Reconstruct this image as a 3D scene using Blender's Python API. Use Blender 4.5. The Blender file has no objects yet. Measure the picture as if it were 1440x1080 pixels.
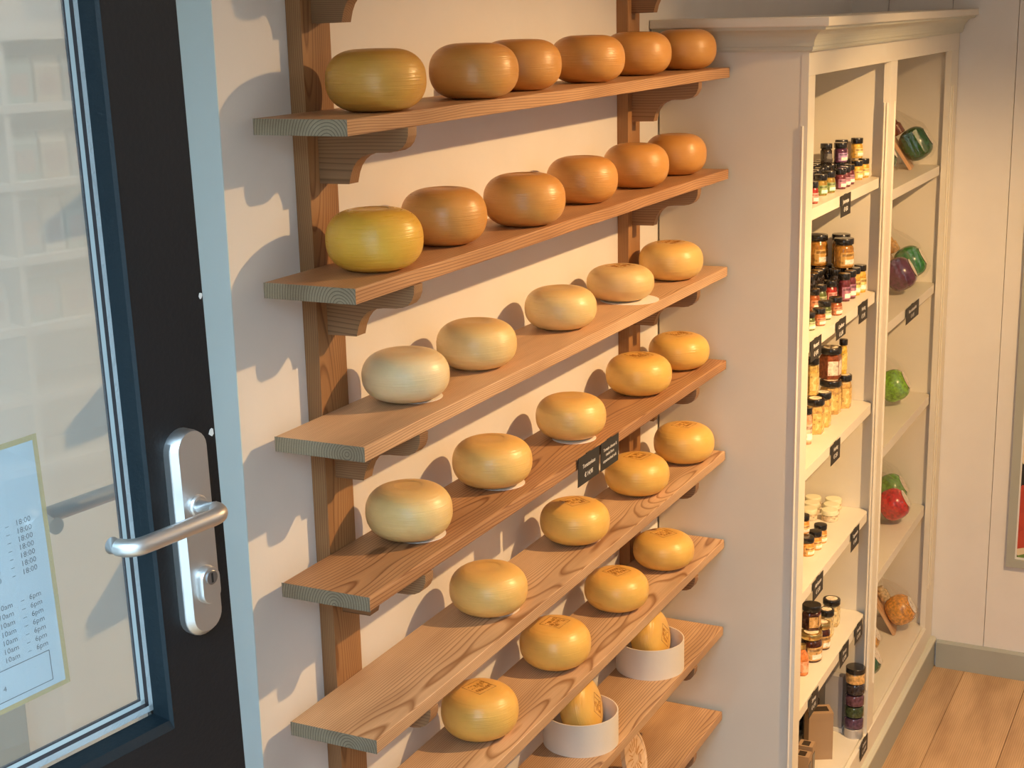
import bpy, math, random
from mathutils import Vector, Matrix
random.seed(7)
PI = math.pi
SC = bpy.context.scene
COL = SC.collection

# ------------------------------------------------------------------ camera, light, exposure
cam_data = bpy.data.cameras.new('camera')
cam = bpy.data.objects.new('camera', cam_data)
COL.objects.link(cam)
R = ((0.4416, -0.8969, -0.0226), (0.2257, 0.0867, 0.9703), (0.8684, 0.4336, -0.2407))
cam.matrix_world = Matrix(((R[0][0], R[1][0], -R[2][0], -2.2641), (R[0][1], R[1][1], -R[2][1], -1.5333),
                           (R[0][2], R[1][2], -R[2][2], 2.8), (0, 0, 0, 1)))
cam_data.sensor_width = 36.0
cam_data.lens = 36.0 * 2117.475 / 1440.0
cam_data.clip_start = 0.02
SC.camera = cam
SC.view_settings.view_transform = 'Standard'
SC.view_settings.look = 'None'
SC.view_settings.exposure = -0.14
SC.view_settings.gamma = 1.0
SC.view_settings.use_curve_mapping = False
try:
    SC.cycles.use_denoising = True
    SC.cycles.max_bounces = 8
except Exception:
    pass

W = bpy.data.worlds.new('sky')
SC.world = W
W.use_nodes = True
W.node_tree.nodes['Background'].inputs[0].default_value = (0.50, 0.77, 1.0, 1)
W.node_tree.nodes['Background'].inputs[1].default_value = 15.0


def spot(name, loc, target, power, color, angle, blend=0.35, size=0.012):
    l = bpy.data.lights.new(name, 'SPOT')
    l.energy = power; l.color = color; l.spot_size = math.radians(angle); l.spot_blend = blend
    l.shadow_soft_size = size
    o = bpy.data.objects.new(name, l); COL.objects.link(o)
    o.location = loc
    o.rotation_euler = (Vector(target) - Vector(loc)).to_track_quat('-Z', 'Y').to_euler()
    return o


def area(name, loc, target, power, color, sx, sy):
    l = bpy.data.lights.new(name, 'AREA')
    l.energy = power; l.color = color; l.shape = 'RECTANGLE'; l.size = sx; l.size_y = sy
    o = bpy.data.objects.new(name, l); COL.objects.link(o)
    o.location = loc
    o.rotation_euler = (Vector(target) - Vector(loc)).to_track_quat('-Z', 'Y').to_euler()
    return o


WARM = (1.0, 0.625, 0.285)
spot('ceiling_spot_shelves', (1.47, -1.94, 3.32), (0.50, -0.1, 0.40), 318, WARM, 108, 1.0, 0.022)
spot('ceiling_spot_cabinet', (1.47, -1.94, 3.32), (3.25, -0.3, 0.85), 345, WARM, 68, 0.7, 0.022)
area('warm_fill_light', (1.7, -2.7, 3.6), (1.7, -2.7, 0), 10, (1.0, 0.60, 0.28), 2.5, 1.2)  # added unseen fill that warms and lifts the shadows
area('rack_fill_light', (0.7, -3.2, 3.5), (0.7, -4.2, 2.1), 30, (0.98, 0.94, 0.88), 1.6, 0.3)  # added unseen light, brightens the rack for its reflection in the glass
pt = area('doorway_portal', (-1.96, -0.93, 2.25), (2.0, -0.93, 2.25), 1, (1, 1, 1), 1.26, 2.1)   # samples the sky through the open doorway
pt.data.cycles.is_portal = True


# ------------------------------------------------------------------ node materials
def mat(name, color=(0.8, 0.8, 0.8), rough=0.5, metal=0.0, coat=0.0, spec=0.5):
    m = bpy.data.materials.new(name); m.use_nodes = True
    b = m.node_tree.nodes['Principled BSDF']
    b.inputs['Base Color'].default_value = (*color, 1)
    b.inputs['Roughness'].default_value = rough
    b.inputs['Metallic'].default_value = metal
    b.inputs['Coat Weight'].default_value = coat
    b.inputs['Specular IOR Level'].default_value = spec
    return m


class NT:
    def __init__(s, m):
        s.t = m.node_tree; s.b = s.t.nodes['Principled BSDF']

    def n(s, kind, **kw):
        nd = s.t.nodes.new('ShaderNode' + kind)
        for k, v in kw.items():
            if k in nd.inputs: nd.inputs[k].default_value = v
            else: setattr(nd, k, v)
        return nd

    def l(s, a, b): s.t.links.new(a, b)

    def math(s, op, a, b=None, c=None):
        nd = s.t.nodes.new('ShaderNodeMath'); nd.operation = op
        for i, v in enumerate((a, b, c)):
            if v is None: continue
            if isinstance(v, (int, float)): nd.inputs[i].default_value = v
            else: s.l(v, nd.inputs[i])
        return nd.outputs[0]

    def ramp(s, f, stops, interp='LINEAR'):
        nd = s.t.nodes.new('ShaderNodeValToRGB'); cr = nd.color_ramp; cr.interpolation = interp
        while len(cr.elements) < len(stops): cr.elements.new(0.5)
        for e, (p, c) in zip(cr.elements, stops): e.position = p; e.color = (*c, 1)
        s.l(f, nd.inputs[0]); return nd.outputs[0]

    def mix(s, f, a, b, mode='MIX'):
        nd = s.t.nodes.new('ShaderNodeMix'); nd.data_type = 'RGBA'; nd.blend_type = mode
        for sock, v in ((nd.inputs[0], f), (nd.inputs[6], a), (nd.inputs[7], b)):
            if isinstance(v, (int, float)): sock.default_value = v
            elif isinstance(v, tuple): sock.default_value = (*v, 1)
            else: s.l(v, sock)
        return nd.outputs[2]

    def bump(s, h, strength, dist):
        nd = s.t.nodes.new('ShaderNodeBump')
        nd.inputs['Strength'].default_value = strength; nd.inputs['Distance'].default_value = dist
        s.l(h, nd.inputs['Height']); s.l(nd.outputs[0], s.b.inputs['Normal'])


def paint(name, color, rough=0.55, var=0.06, bump=0.15, scale=60, coat=0.0):
    m = mat(name, color, rough, coat=coat); t = NT(m)
    tc = t.n('TexCoord')
    nz = t.n('TexNoise', Scale=6.0, Detail=4.0); t.l(tc.outputs['Object'], nz.inputs['Vector'])
    c = t.ramp(nz.outputs[0], [(0.3, tuple(v * (1 - var) for v in color)), (0.7, tuple(min(1, v * (1 + var * .5)) for v in color))])
    t.l(c, t.b.inputs['Base Color'])
    n2 = t.n('TexNoise', Scale=float(scale), Detail=3.0); t.l(tc.outputs['Object'], n2.inputs['Vector'])
    t.bump(n2.outputs[0], bump, 0.002)
    return m


def wood(name, light, dark, axis='x', rough=0.5, ring=95.0, tint=None, end=False, depth=0.09, cys=0.16):
    """Softwood: growth rings round a pith line that runs along the board."""
    m = mat(name, light, rough); t = NT(m)
    tc = t.n('TexCoord'); oi = t.n('ObjectInfo')
    sep = t.n('SeparateXYZ'); t.l(tc.outputs['Object'], sep.inputs[0])
    X, Y, Z = sep.outputs
    if axis == 'x': a, b, c = X, Y, Z
    elif axis == 'y': a, b, c = Y, X, Z
    else: a, b, c = Z, X, Y
    rnd = oi.outputs['Random']
    aoff = t.math('MULTIPLY_ADD', rnd, 37.0, a)
    cmb = t.n('CombineXYZ')
    t.l(t.math('MULTIPLY', aoff, 1.3), cmb.inputs[0]); t.l(t.math('MULTIPLY', b, 5.0), cmb.inputs[1]); t.l(t.math('MULTIPLY', c, 5.0), cmb.inputs[2])
    nz = t.n('TexNoise', Scale=1.0, Detail=2.0, Roughness=0.4); t.l(cmb.outputs[0], nz.inputs['Vector'])
    wob = t.math('MULTIPLY_ADD', nz.outputs[0], 0.07, -0.035)
    cy = t.math('MULTIPLY_ADD', rnd, cys, 0.02)
    yy = t.math('ADD', b, cy)
    zz = t.math('ADD', t.math('ADD', c, depth), wob)
    d = t.math('SQRT', t.math('ADD', t.math('MULTIPLY', yy, yy), t.math('MULTIPLY', zz, zz)))
    fr = t.math('FRACT', t.math('MULTIPLY', d, ring))
    lw = t.ramp(fr, [(0.0, light), (0.62, tuple(l * .88 + q * .12 for l, q in zip(light, dark))), (0.86, dark), (0.93, tuple(l * .6 + q * .4 for l, q in zip(light, dark))), (1.0, light)])
    c2 = t.n('CombineXYZ')
    t.l(t.math('MULTIPLY', aoff, 6.0), c2.inputs[0]); t.l(t.math('MULTIPLY', b, 420.0), c2.inputs[1]); t.l(t.math('MULTIPLY', c, 420.0), c2.inputs[2])
    fine = t.n('TexNoise', Scale=1.0, Detail=2.0); t.l(c2.outputs[0], fine.inputs['Vector'])
    c3 = t.n('CombineXYZ')
    t.l(t.math('MULTIPLY', aoff, 2.2), c3.inputs[0]); t.l(t.math('MULTIPLY', b, 9.0), c3.inputs[1]); t.l(t.math('MULTIPLY', c, 9.0), c3.inputs[2])
    blotch = t.n('TexNoise', Scale=1.0, Detail=3.0); t.l(c3.outputs[0], blotch.inputs['Vector'])
    col = t.mix(t.math('MULTIPLY', fine.outputs[0], 0.45), lw, dark)
    bl = t.ramp(blotch.outputs[0], [(0.35, (0.66, 0.58, 0.52)), (0.62, (1.08, 1.06, 1.04))])
    col = t.mix(0.75, col, bl, 'MULTIPLY')
    c4 = t.n('CombineXYZ')
    t.l(t.math('MULTIPLY', aoff, 2.1), c4.inputs[0]); t.l(t.math('MULTIPLY', b, 5.5), c4.inputs[1]); t.l(t.math('MULTIPLY', c, 5.5), c4.inputs[2])
    kn = t.n('TexVoronoi', Scale=1.0); t.l(c4.outputs[0], kn.inputs['Vector'])
    kf = t.ramp(kn.outputs['Distance'], [(0.0, (1, 1, 1)), (0.055, (0.9, 0.9, 0.9)), (0.085, (0, 0, 0))])
    col = t.mix(t.math('MULTIPLY', kf, 0.8), col, tuple(v * .45 for v in dark))
    tn = t.ramp(rnd, [(0.0, (0.86, 0.80, 0.76)), (0.5, (1.0, 1.0, 1.0)), (1.0, (1.04, 0.96, 0.9))])
    col = t.mix(1.0, col, tn, 'MULTIPLY')
    t.l(col, t.b.inputs['Base Color'])
    t.bump(t.math('ADD', t.math('MULTIPLY', fine.outputs[0], 0.4), t.math('MULTIPLY', fr, -0.6)), 0.22, 0.0012)
    return m


def cheese_mat(name, side, top, rough=0.30, top_mix=0.5):
    m = mat(name, side, rough, coat=0.04); t = NT(m)
    t.b.inputs['Coat Roughness'].default_value = 0.22
    t.b.inputs['Subsurface Weight'].default_value = 0.12
    t.b.inputs['Subsurface Radius'].default_value = (0.012, 0.006, 0.002)
    t.b.inputs['Subsurface Scale'].default_value = 0.5
    tc = t.n('TexCoord'); oi = t.n('ObjectInfo')
    sep = t.n('SeparateXYZ'); t.l(tc.outputs['Object'], sep.inputs[0])
    vm = t.n('VectorMath', operation='ADD'); t.l(tc.outputs['Object'], vm.inputs[0])
    cb = t.n('CombineXYZ'); t.l(t.math('MULTIPLY', oi.outputs['Random'], 20.0), cb.inputs[0]); t.l(cb.outputs[0], vm.inputs[1])
    nz = t.n('TexNoise', Scale=22.0, Detail=4.0); t.l(vm.outputs[0], nz.inputs['Vector'])
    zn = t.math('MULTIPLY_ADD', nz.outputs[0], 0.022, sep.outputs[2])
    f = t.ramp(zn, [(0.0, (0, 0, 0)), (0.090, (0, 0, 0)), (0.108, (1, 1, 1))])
    c = t.mix(t.math('MULTIPLY', f, top_mix), side, top)  # rind blends into a darker tone near the top
    var = t.ramp(nz.outputs[0], [(0.3, (0.93, 0.90, 0.86)), (0.7, (1.03, 1.02, 1.0))])
    c = t.mix(1.0, c, var, 'MULTIPLY')
    t.l(c, t.b.inputs['Base Color'])
    mp = t.n('Mapping'); mp.inputs['Scale'].default_value = (14, 14, 420); t.l(vm.outputs[0], mp.inputs[0])
    n2 = t.n('TexNoise', Scale=1.0, Detail=3.0); t.l(mp.outputs[0], n2.inputs['Vector'])
    t.bump(t.math('ADD', t.math('MULTIPLY', n2.outputs[0], 0.9), nz.outputs[0]), 0.70, 0.0016)
    rr = t.math('MULTIPLY_ADD', n2.outputs[0], 0.26, rough - 0.08); t.l(rr, t.b.inputs['Roughness'])
    return m


M = {}
M['wall'] = paint('cream_wall_paint', (0.80, 0.77, 0.73), 0.6, 0.03, 0.12, 90)
M['pale_blue'] = paint('pale_blue_paint', (0.66, 0.80, 0.84), 0.5, 0.03, 0.05)
M['cab'] = paint('cream_cabinet_paint', (0.80, 0.74, 0.62), 0.45, 0.03, 0.08)
M['cab_green'] = paint('grey_green_paint', (0.62, 0.61, 0.50), 0.45, 0.03, 0.08)
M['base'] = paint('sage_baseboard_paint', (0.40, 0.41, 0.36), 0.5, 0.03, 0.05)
M['white'] = paint('white_ceiling_paint', (0.82, 0.80, 0.76), 0.7, 0.02, 0.05)
M['plank'] = wood('pine_plank', (0.84, 0.59, 0.36), (0.34, 0.175, 0.075), 'x', 0.5, 270.0)
M['plank_dark'] = wood('red_brown_pine_plank', (0.66, 0.395, 0.195), (0.25, 0.105, 0.04), 'x', 0.5, 230.0)
M['plank_mid'] = wood('brown_pine_plank', (0.74, 0.485, 0.265), (0.27, 0.125, 0.05), 'x', 0.5, 210.0)
M['post'] = wood('pine_upright', (0.50, 0.28, 0.12), (0.24, 0.11, 0.04), 'z', 0.55, 260.0)
M['bracket'] = wood('pine_bracket', (0.42, 0.245, 0.12), (0.20, 0.105, 0.045), 'y', 0.55, 280.0)
M['endgrain'] = wood('greyed_end_grain', (0.43, 0.37, 0.26), (0.12, 0.10, 0.065), 'x', 0.75, 190.0, depth=0.03, cys=0.05)  # plank ends greyed: cool daylight put into the colour, plus some grime
M['floor'] = wood('oak_floor', (0.72, 0.51, 0.30), (0.46, 0.29, 0.15), 'x', 0.45, 120.0)
M['boxwood'] = paint('pale_poplar_veneer', (0.86, 0.76, 0.62), 0.6, 0.04, 0.15, 120)
M['lidwood'] = wood('pale_lid_wood', (0.84, 0.66, 0.44), (0.66, 0.46, 0.26), 'x', 0.6, 60.0)
M['board'] = wood('beech_board', (0.74, 0.50, 0.30), (0.58, 0.34, 0.18), 'z', 0.5, 60.0)
M['black_paint'] = paint('black_door_paint', (0.0095, 0.0095, 0.0105), 0.42, 0.1, 0.25, 160)
M['blue_paint'] = paint('dark_blue_door_paint', (0.0055, 0.0115, 0.0155), 0.42, 0.08, 0.25, 160)
for k_ in ('black_paint', 'blue_paint'): M[k_].node_tree.nodes['Principled BSDF'].inputs['Specular IOR Level'].default_value = 0.28
M['rubber'] = mat('dark_rubber_seal', (0.03, 0.03, 0.035), 0.7)
M['spacer'] = mat('pale_glazing_spacer', (0.36, 0.44, 0.46), 0.5)
M['sealant'] = paint('grey_sealant', (0.34, 0.39, 0.41), 0.7, 0.1, 0.6, 300)
M['steel'] = paint('brushed_aluminium', (0.62, 0.61, 0.60), 0.42, 0.03, 0.05, 500)
M['steel'].node_tree.nodes['Principled BSDF'].inputs['Metallic'].default_value = 1.0
M['steel_dark'] = mat('dark_steel', (0.30, 0.30, 0.31), 0.35, 1.0)
M['black'] = mat('black_slot', (0.01, 0.01, 0.01), 0.5)
M['chip'] = mat('bare_chipped_paint', (0.62, 0.60, 0.56), 0.7)
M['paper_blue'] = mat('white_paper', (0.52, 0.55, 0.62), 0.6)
M['gold'] = mat('matte_gold_border', (0.60, 0.40, 0.13), 0.45, 0.25)
M['ink'] = mat('dark_ink', (0.035, 0.035, 0.045), 0.6)
M['card'] = mat('black_card', (0.030, 0.027, 0.022), 0.6)
M['chalk'] = mat('white_print', (0.80, 0.78, 0.74), 0.7)
M['paper'] = mat('white_parchment', (0.86, 0.83, 0.78), 0.7)
M['mark'] = mat('brown_cheese_mark', (0.50, 0.22, 0.04), 0.5)

# glass: thin pane, Fresnel reflection of a double-glazed unit over clear transmission
g = bpy.data.materials.new('door_glass'); g.use_nodes = True
gt = g.node_tree; gt.nodes.clear()
o_ = gt.nodes.new('ShaderNodeOutputMaterial'); mx = gt.nodes.new('ShaderNodeMixShader')
tr = gt.nodes.new('ShaderNodeBsdfTransparent'); tr.inputs[0].default_value = (0.90, 0.95, 0.95, 1)
gl = gt.nodes.new('ShaderNodeBsdfGlossy'); gl.inputs['Roughness'].default_value = 0.015
lw_ = gt.nodes.new('ShaderNodeLayerWeight'); lw_.inputs[0].default_value = 0.5
pw_ = gt.nodes.new('ShaderNodeMath'); pw_.operation = 'POWER'; pw_.inputs[1].default_value = 15.0
ma_ = gt.nodes.new('ShaderNodeMath'); ma_.operation = 'MULTIPLY_ADD'; ma_.inputs[1].default_value = 0.90; ma_.inputs[2].default_value = 0.085
df_ = gt.nodes.new('ShaderNodeBsdfDiffuse'); df_.inputs[0].default_value = (0.8, 0.82, 0.82, 1)   # dust film
md_ = gt.nodes.new('ShaderNodeMixShader'); md_.inputs[0].default_value = 0.07
gt.links.new(lw_.outputs['Facing'], pw_.inputs[0]); gt.links.new(pw_.outputs[0], ma_.inputs[0]); gt.links.new(ma_.outputs[0], mx.inputs[0])
gt.links.new(tr.outputs[0], md_.inputs[1]); gt.links.new(df_.outputs[0], md_.inputs[2])
gt.links.new(md_.outputs[0], mx.inputs[1]); gt.links.new(gl.outputs[0], mx.inputs[2]); gt.links.new(mx.outputs[0], o_.inputs[0])
M['glass'] = g
cel = bpy.data.materials.new('clear_cellophane'); cel.use_nodes = True
gt = cel.node_tree; gt.nodes.clear()
o_ = gt.nodes.new('ShaderNodeOutputMaterial'); mx = gt.nodes.new('ShaderNodeMixShader'); mx.inputs[0].default_value = 0.10
tr = gt.nodes.new('ShaderNodeBsdfTransparent'); gl = gt.nodes.new('ShaderNodeBsdfGlossy'); gl.inputs['Roughness'].default_value = 0.18
gt.links.new(tr.outputs[0], mx.inputs[1]); gt.links.new(gl.outputs[0], mx.inputs[2]); gt.links.new(mx.outputs[0], o_.inputs[0])
M['cello'] = cel

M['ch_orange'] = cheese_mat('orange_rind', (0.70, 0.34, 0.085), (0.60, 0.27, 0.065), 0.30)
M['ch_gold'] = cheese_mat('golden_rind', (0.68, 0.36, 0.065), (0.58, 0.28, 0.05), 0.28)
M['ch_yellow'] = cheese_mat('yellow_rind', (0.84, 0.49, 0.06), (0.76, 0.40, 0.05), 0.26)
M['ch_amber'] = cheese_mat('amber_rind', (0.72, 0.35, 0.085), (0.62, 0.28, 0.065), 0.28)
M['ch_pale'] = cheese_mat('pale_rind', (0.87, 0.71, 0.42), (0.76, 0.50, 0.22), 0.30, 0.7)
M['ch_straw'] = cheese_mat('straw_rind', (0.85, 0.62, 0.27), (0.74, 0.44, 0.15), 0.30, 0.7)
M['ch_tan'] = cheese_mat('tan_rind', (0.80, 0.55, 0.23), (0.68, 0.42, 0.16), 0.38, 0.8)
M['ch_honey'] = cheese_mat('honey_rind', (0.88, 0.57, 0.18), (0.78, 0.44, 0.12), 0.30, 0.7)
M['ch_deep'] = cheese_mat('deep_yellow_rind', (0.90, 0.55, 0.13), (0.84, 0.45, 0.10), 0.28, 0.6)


# ------------------------------------------------------------------ mesh helpers
class MB:
    def __init__(s): s.v = []; s.f = []; s.m = []; s.s = []

    def add(s, vs, fs, mi=0, smooth=False):
        o = len(s.v); s.v += [tuple(p) for p in vs]
        for q in fs: s.f.append(tuple(i + o for i in q)); s.m.append(mi); s.s.append(smooth)
        return s

    def box(s, x0, y0, z0, x1, y1, z1, mi=0, ends=None):
        x0, x1 = min(x0, x1), max(x0, x1); y0, y1 = min(y0, y1), max(y0, y1); z0, z1 = min(z0, z1), max(z0, z1)
        vs = [(x0, y0, z0), (x1, y0, z0), (x1, y1, z0), (x0, y1, z0), (x0, y0, z1), (x1, y0, z1), (x1, y1, z1), (x0, y1, z1)]
        s.add(vs, [(0, 3, 2, 1), (4, 5, 6, 7), (0, 1, 5, 4), (2, 3, 7, 6)], mi)
        s.add(vs, [(1, 2, 6, 5), (3, 0, 4, 7)], mi if ends is None else ends)
        return s

    def prism(s, poly, h0, h1, axis='z', mi=0, smooth=False):
        """poly = 2-D outline; extruded along axis between h0 and h1."""
        n = len(poly)
        def P(a, b, h): return {'z': (a, b, h), 'x': (h, a, b), 'y': (a, h, b)}[axis]
        vs = [P(a, b, h0) for a, b in poly] + [P(a, b, h1) for a, b in poly]
        s.add(vs, [tuple(range(n - 1, -1, -1)), tuple(range(n, 2 * n))], mi)
        s.add(vs, [(i, (i + 1) % n, n + (i + 1) % n, n + i) for i in range(n)], mi, smooth)
        return s

    def lathe(s, prof, c=(0, 0, 0), seg=32, mi=0, smooth=True, wob=None):
        n = len(prof); vs = []
        for k in range(seg):
            a = 2 * PI * k / seg
            for r, z in prof:
                rr = r * (1 + (wob(a, z) if wob else 0))
                vs.append((c[0] + rr * math.cos(a), c[1] + rr * math.sin(a), c[2] + z))
        fs = []
        for k in range(seg):
            k2 = (k + 1) % seg
            for i in range(n - 1):
                fs.append((k * n + i, k2 * n + i, k2 * n + i + 1, k * n + i + 1))
        s.add(vs, fs, mi, smooth)
        if prof[0][0] > 1e-6: s.add([vs[k * n] for k in range(seg)], [tuple(range(seg - 1, -1, -1))], mi)
        if prof[-1][0] > 1e-6: s.add([vs[k * n + n - 1] for k in range(seg)], [tuple(range(seg))], mi)
        return s

    def tube(s, pts, r, seg=12, mi=0, cap=True):
        pts = [Vector(p) for p in pts]; vs = []
        up = Vector((0, 0, 1))
        for i, p in enumerate(pts):
            t = (pts[min(i + 1, len(pts) - 1)] - pts[max(i - 1, 0)]).normalized()
            u = t.cross(up)
            if u.length < 1e-3: u = t.cross(Vector((0, 1, 0)))
            u.normalize(); w = t.cross(u)
            for k in range(seg):
                a = 2 * PI * k / seg
                vs.append(p + r * (math.cos(a) * u + math.sin(a) * w))
        fs = [(i * seg + k, (i + 1) * seg + k, (i + 1) * seg + (k + 1) % seg, i * seg + (k + 1) % seg) for i in range(len(pts) - 1) for k in range(seg)]
        s.add(vs, fs, mi, True)
        if cap:
            s.add(vs[:seg], [tuple(range(seg))], mi); s.add(vs[-seg:], [tuple(range(seg - 1, -1, -1))], mi)
        return s


LOC = {}


def empty(name, loc, rot=None):
    o = bpy.data.objects.new(name, None); COL.objects.link(o)
    o.location = loc; o.empty_display_size = 0.05
    if rot is not None: o.rotation_euler = rot
    LOC[o.name] = Vector(loc)
    return o


def obj(name, mb, mats, parent=None, local=False, at=None, bevel=0.0, seg=2):
    """Link mb as ONE mesh object. Vertices are world coordinates unless local; the origin goes to the parent (or to at)."""
    me = bpy.data.meshes.new(name)
    org = Vector((0, 0, 0))
    if not local:
        if at is not None: org = Vector(at)
        elif parent is not None: org = LOC[parent.name]
    me.from_pydata([tuple(Vector(v) - org) for v in mb.v], [], mb.f)
    ms = mats if isinstance(mats, (list, tuple)) else [mats]
    for m in ms: me.materials.append(M[m] if isinstance(m, str) else m)
    me.polygons.foreach_set('material_index', mb.m)
    me.polygons.foreach_set('use_smooth', mb.s)
    me.update()
    if any(mb.s): me.set_sharp_from_angle(angle=math.radians(38))
    o = bpy.data.objects.new(name, me); COL.objects.link(o)
    if parent is not None:
        o.parent = parent
        if not local: o.location = org - LOC[parent.name]
        LOC[o.name] = org if not local else LOC[parent.name].copy()
    else:
        o.location = org if not local else (at or (0, 0, 0)); LOC[o.name] = Vector(o.location)
    if bevel:
        b = o.modifiers.new('edge', 'BEVEL'); b.width = bevel; b.segments = seg; b.limit_method = 'ANGLE'; b.angle_limit = math.radians(40)
    return o


def tag(o, label, cat, group=None):
    o['label'] = label; o['category'] = cat
    if group: o['group'] = group
    return o


def struct(o): o['kind'] = 'structure'; return o


def lettering(name, text, parent, size, matrix, m, align='CENTER', bold=0.0):
    """Flat print: a font outline turned into a mesh, a part of parent."""
    cu = bpy.data.curves.new(name, 'FONT'); cu.body = text; cu.size = size; cu.align_x = align; cu.align_y = 'CENTER'
    cu.offset = bold; cu.resolution_u = 2; cu.space_line = 1.15
    tmp = bpy.data.objects.new(name, cu); COL.objects.link(tmp)
    dg = bpy.context.evaluated_depsgraph_get(); dg.update()
    me = bpy.data.meshes.new_from_object(tmp.evaluated_get(dg))
    bpy.data.objects.remove(tmp); bpy.data.curves.remove(cu)
    me.materials.clear(); me.materials.append(M[m])
    o = bpy.data.objects.new(name, me); COL.objects.link(o)
    o.parent = parent; o.matrix_local = matrix
    return o


# ------------------------------------------------------------------ room
struct(obj('wall_left', MB().box(-0.24, 0.0, 0, 4.1, 0.25, 3.7), 'wall'))
struct(obj('wall_recess', MB().box(-1.95, 0.13, 0, -0.24, 0.25, 3.7), 'wall'))
struct(obj('trim_1', MB().box(-0.2425, 0.0, 0, -0.24, 0.13, 3.7), 'pale_blue'))
struct(obj('recess_standin_board', MB().box(-1.80, 0.105, 1.2, -0.69, 0.13, 1.93), 'base'))  # added low grey board, stands in for a dark area behind the glass
struct(obj('wall_right', MB().box(-1.95, -4.4, 0, 4.1, -4.3, 3.7), 'wall'))
struct(obj('wall_front', MB().box(-1.95, -4.3, 0, -1.80, -1.56, 3.7).box(-1.95, -0.30, 0, -1.80, 0.13, 3.7).box(-1.95, -1.56, 3.30, -1.80, -0.30, 3.7).box(-1.95, -1.56, 0, -1.80, -0.30, 1.2), 'wall'))
struct(obj('street_ground', MB().box(-9.0, -9.0, 1.0, -1.95, 8.0, 1.12), paint('street_paving', (0.30, 0.28, 0.26), 0.8)))
struct(obj('house_wall_across', MB().box(-9.5, -12.0, 1.0, -8.5, 11.0, 4.9), paint('street_brick', (0.32, 0.22, 0.17), 0.8)))
struct(obj('ceiling', MB().box(-1.95, -4.4, 3.7, 4.1, 0.25, 3.8), 'white'))
fl = struct(obj('floor', MB().box(-1.95, -4.3, -0.06, 4.1, 0.0, -0.024), 'rubber'))
y = -0.3195
k = 0
while y > -4.2:
    y1 = max(y - 0.2565, -4.3)
    b = obj('floor_plank', MB().box(0.2 - 0.7 * (k % 2), y, -0.022, 3.95, y1, 0.0), 'floor', fl, bevel=0.0012, seg=1)
    y = y1 - 0.002; k += 1
obj('floor_plank', MB().box(0.2, -0.002, -0.022, 3.95, -0.3175, 0.0), 'floor', fl)
struct(obj('floor_landing', MB().box(-1.95, -4.3, 1.05, -0.62, 0.13, 1.2), 'floor'))
we = struct(obj('wall_end', MB().box(3.966, -4.3, 0, 4.1, 0.0, 3.7), 'wall'))
yy = 0.102
while yy > -4.28:
    ya, yb = min(yy - 0.0012, 0.0), max(yy - 0.2488, -4.3)
    obj('panel', MB().box(3.95, ya, 0.0, 3.966, yb, 3.7), 'wall', we, bevel=0.0012, seg=1)
    yy -= 0.25
bb = struct(obj('baseboard_end', MB().prism([(3.934, 0), (3.95, 0), (3.95, 0.122), (3.942, 0.122), (3.934, 0.112)], -0.455, -4.3, 'y'), 'base'))

# ------------------------------------------------------------------ shelf rack with cheeses
ZS = [2.914, 2.6363, 2.3613, 2.0885, 1.8194, 1.5489, 1.2788, 1.0042, 0.7288]
TH = 0.027; YB = -0.0312; YF = -0.2146; XL = -0.1925; XR = 1.745
rack = tag(empty('wall_shelf_rack', (0.78, -0.0, 0.0)), 'pine wall rack of long bracketed planks carrying the cheese wheels', 'shelf rack')
for x0, x1 in ((-0.0355, 0.0545), (1.462, 1.546)):
    obj('upright', MB().box(x0, YB, 0.0, x1, -0.0004, 3.25), 'post', rack, at=((x0 + x1) / 2, -0.015, 1.0), bevel=0.0015)
BP = [(-0.0312, 0), (-0.0312, -0.1015), (-0.0925, -0.1005), (-0.0975, -0.082), (-0.103, -0.070), (-0.1115, -0.059), (-0.121, -0.052),
      (-0.134, -0.0470), (-0.152, -0.0445), (-0.178, -0.0435), (-0.192, -0.0410), (-0.203, -0.0355), (-0.211, -0.0265), (-0.2155, -0.015), (-0.2165, 0)]
for i, z in enumerate(ZS):
    dx = (0, -0.0002, 0.0008, 0.005, -0.0015, -0.0013, 0, 0.001, 0)[i]
    obj('plank', MB().box(XL + dx, YB, z - TH, XR, YF, z, 0, 1), [('plank_dark', 'plank_dark', 'plank_dark', 'plank', 'plank_dark', 'plank', 'plank', 'plank_mid', 'plank_mid')[i], 'endgrain'], rack,
        at=(0.6 + 0.07 * ((i * 5) % 7), -0.12, z), bevel=(0.0022 if i != 4 else 0.004))
    for bx, w in ((-0.003, 0.030), (1.489, 0.026)):
        obj('bracket', MB().prism([(a, b + z - TH) for a, b in BP], bx, bx + w, 'x'), 'bracket', rack, at=(bx + w / 2, -0.1, z - 0.06), bevel=0.0012)

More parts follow.
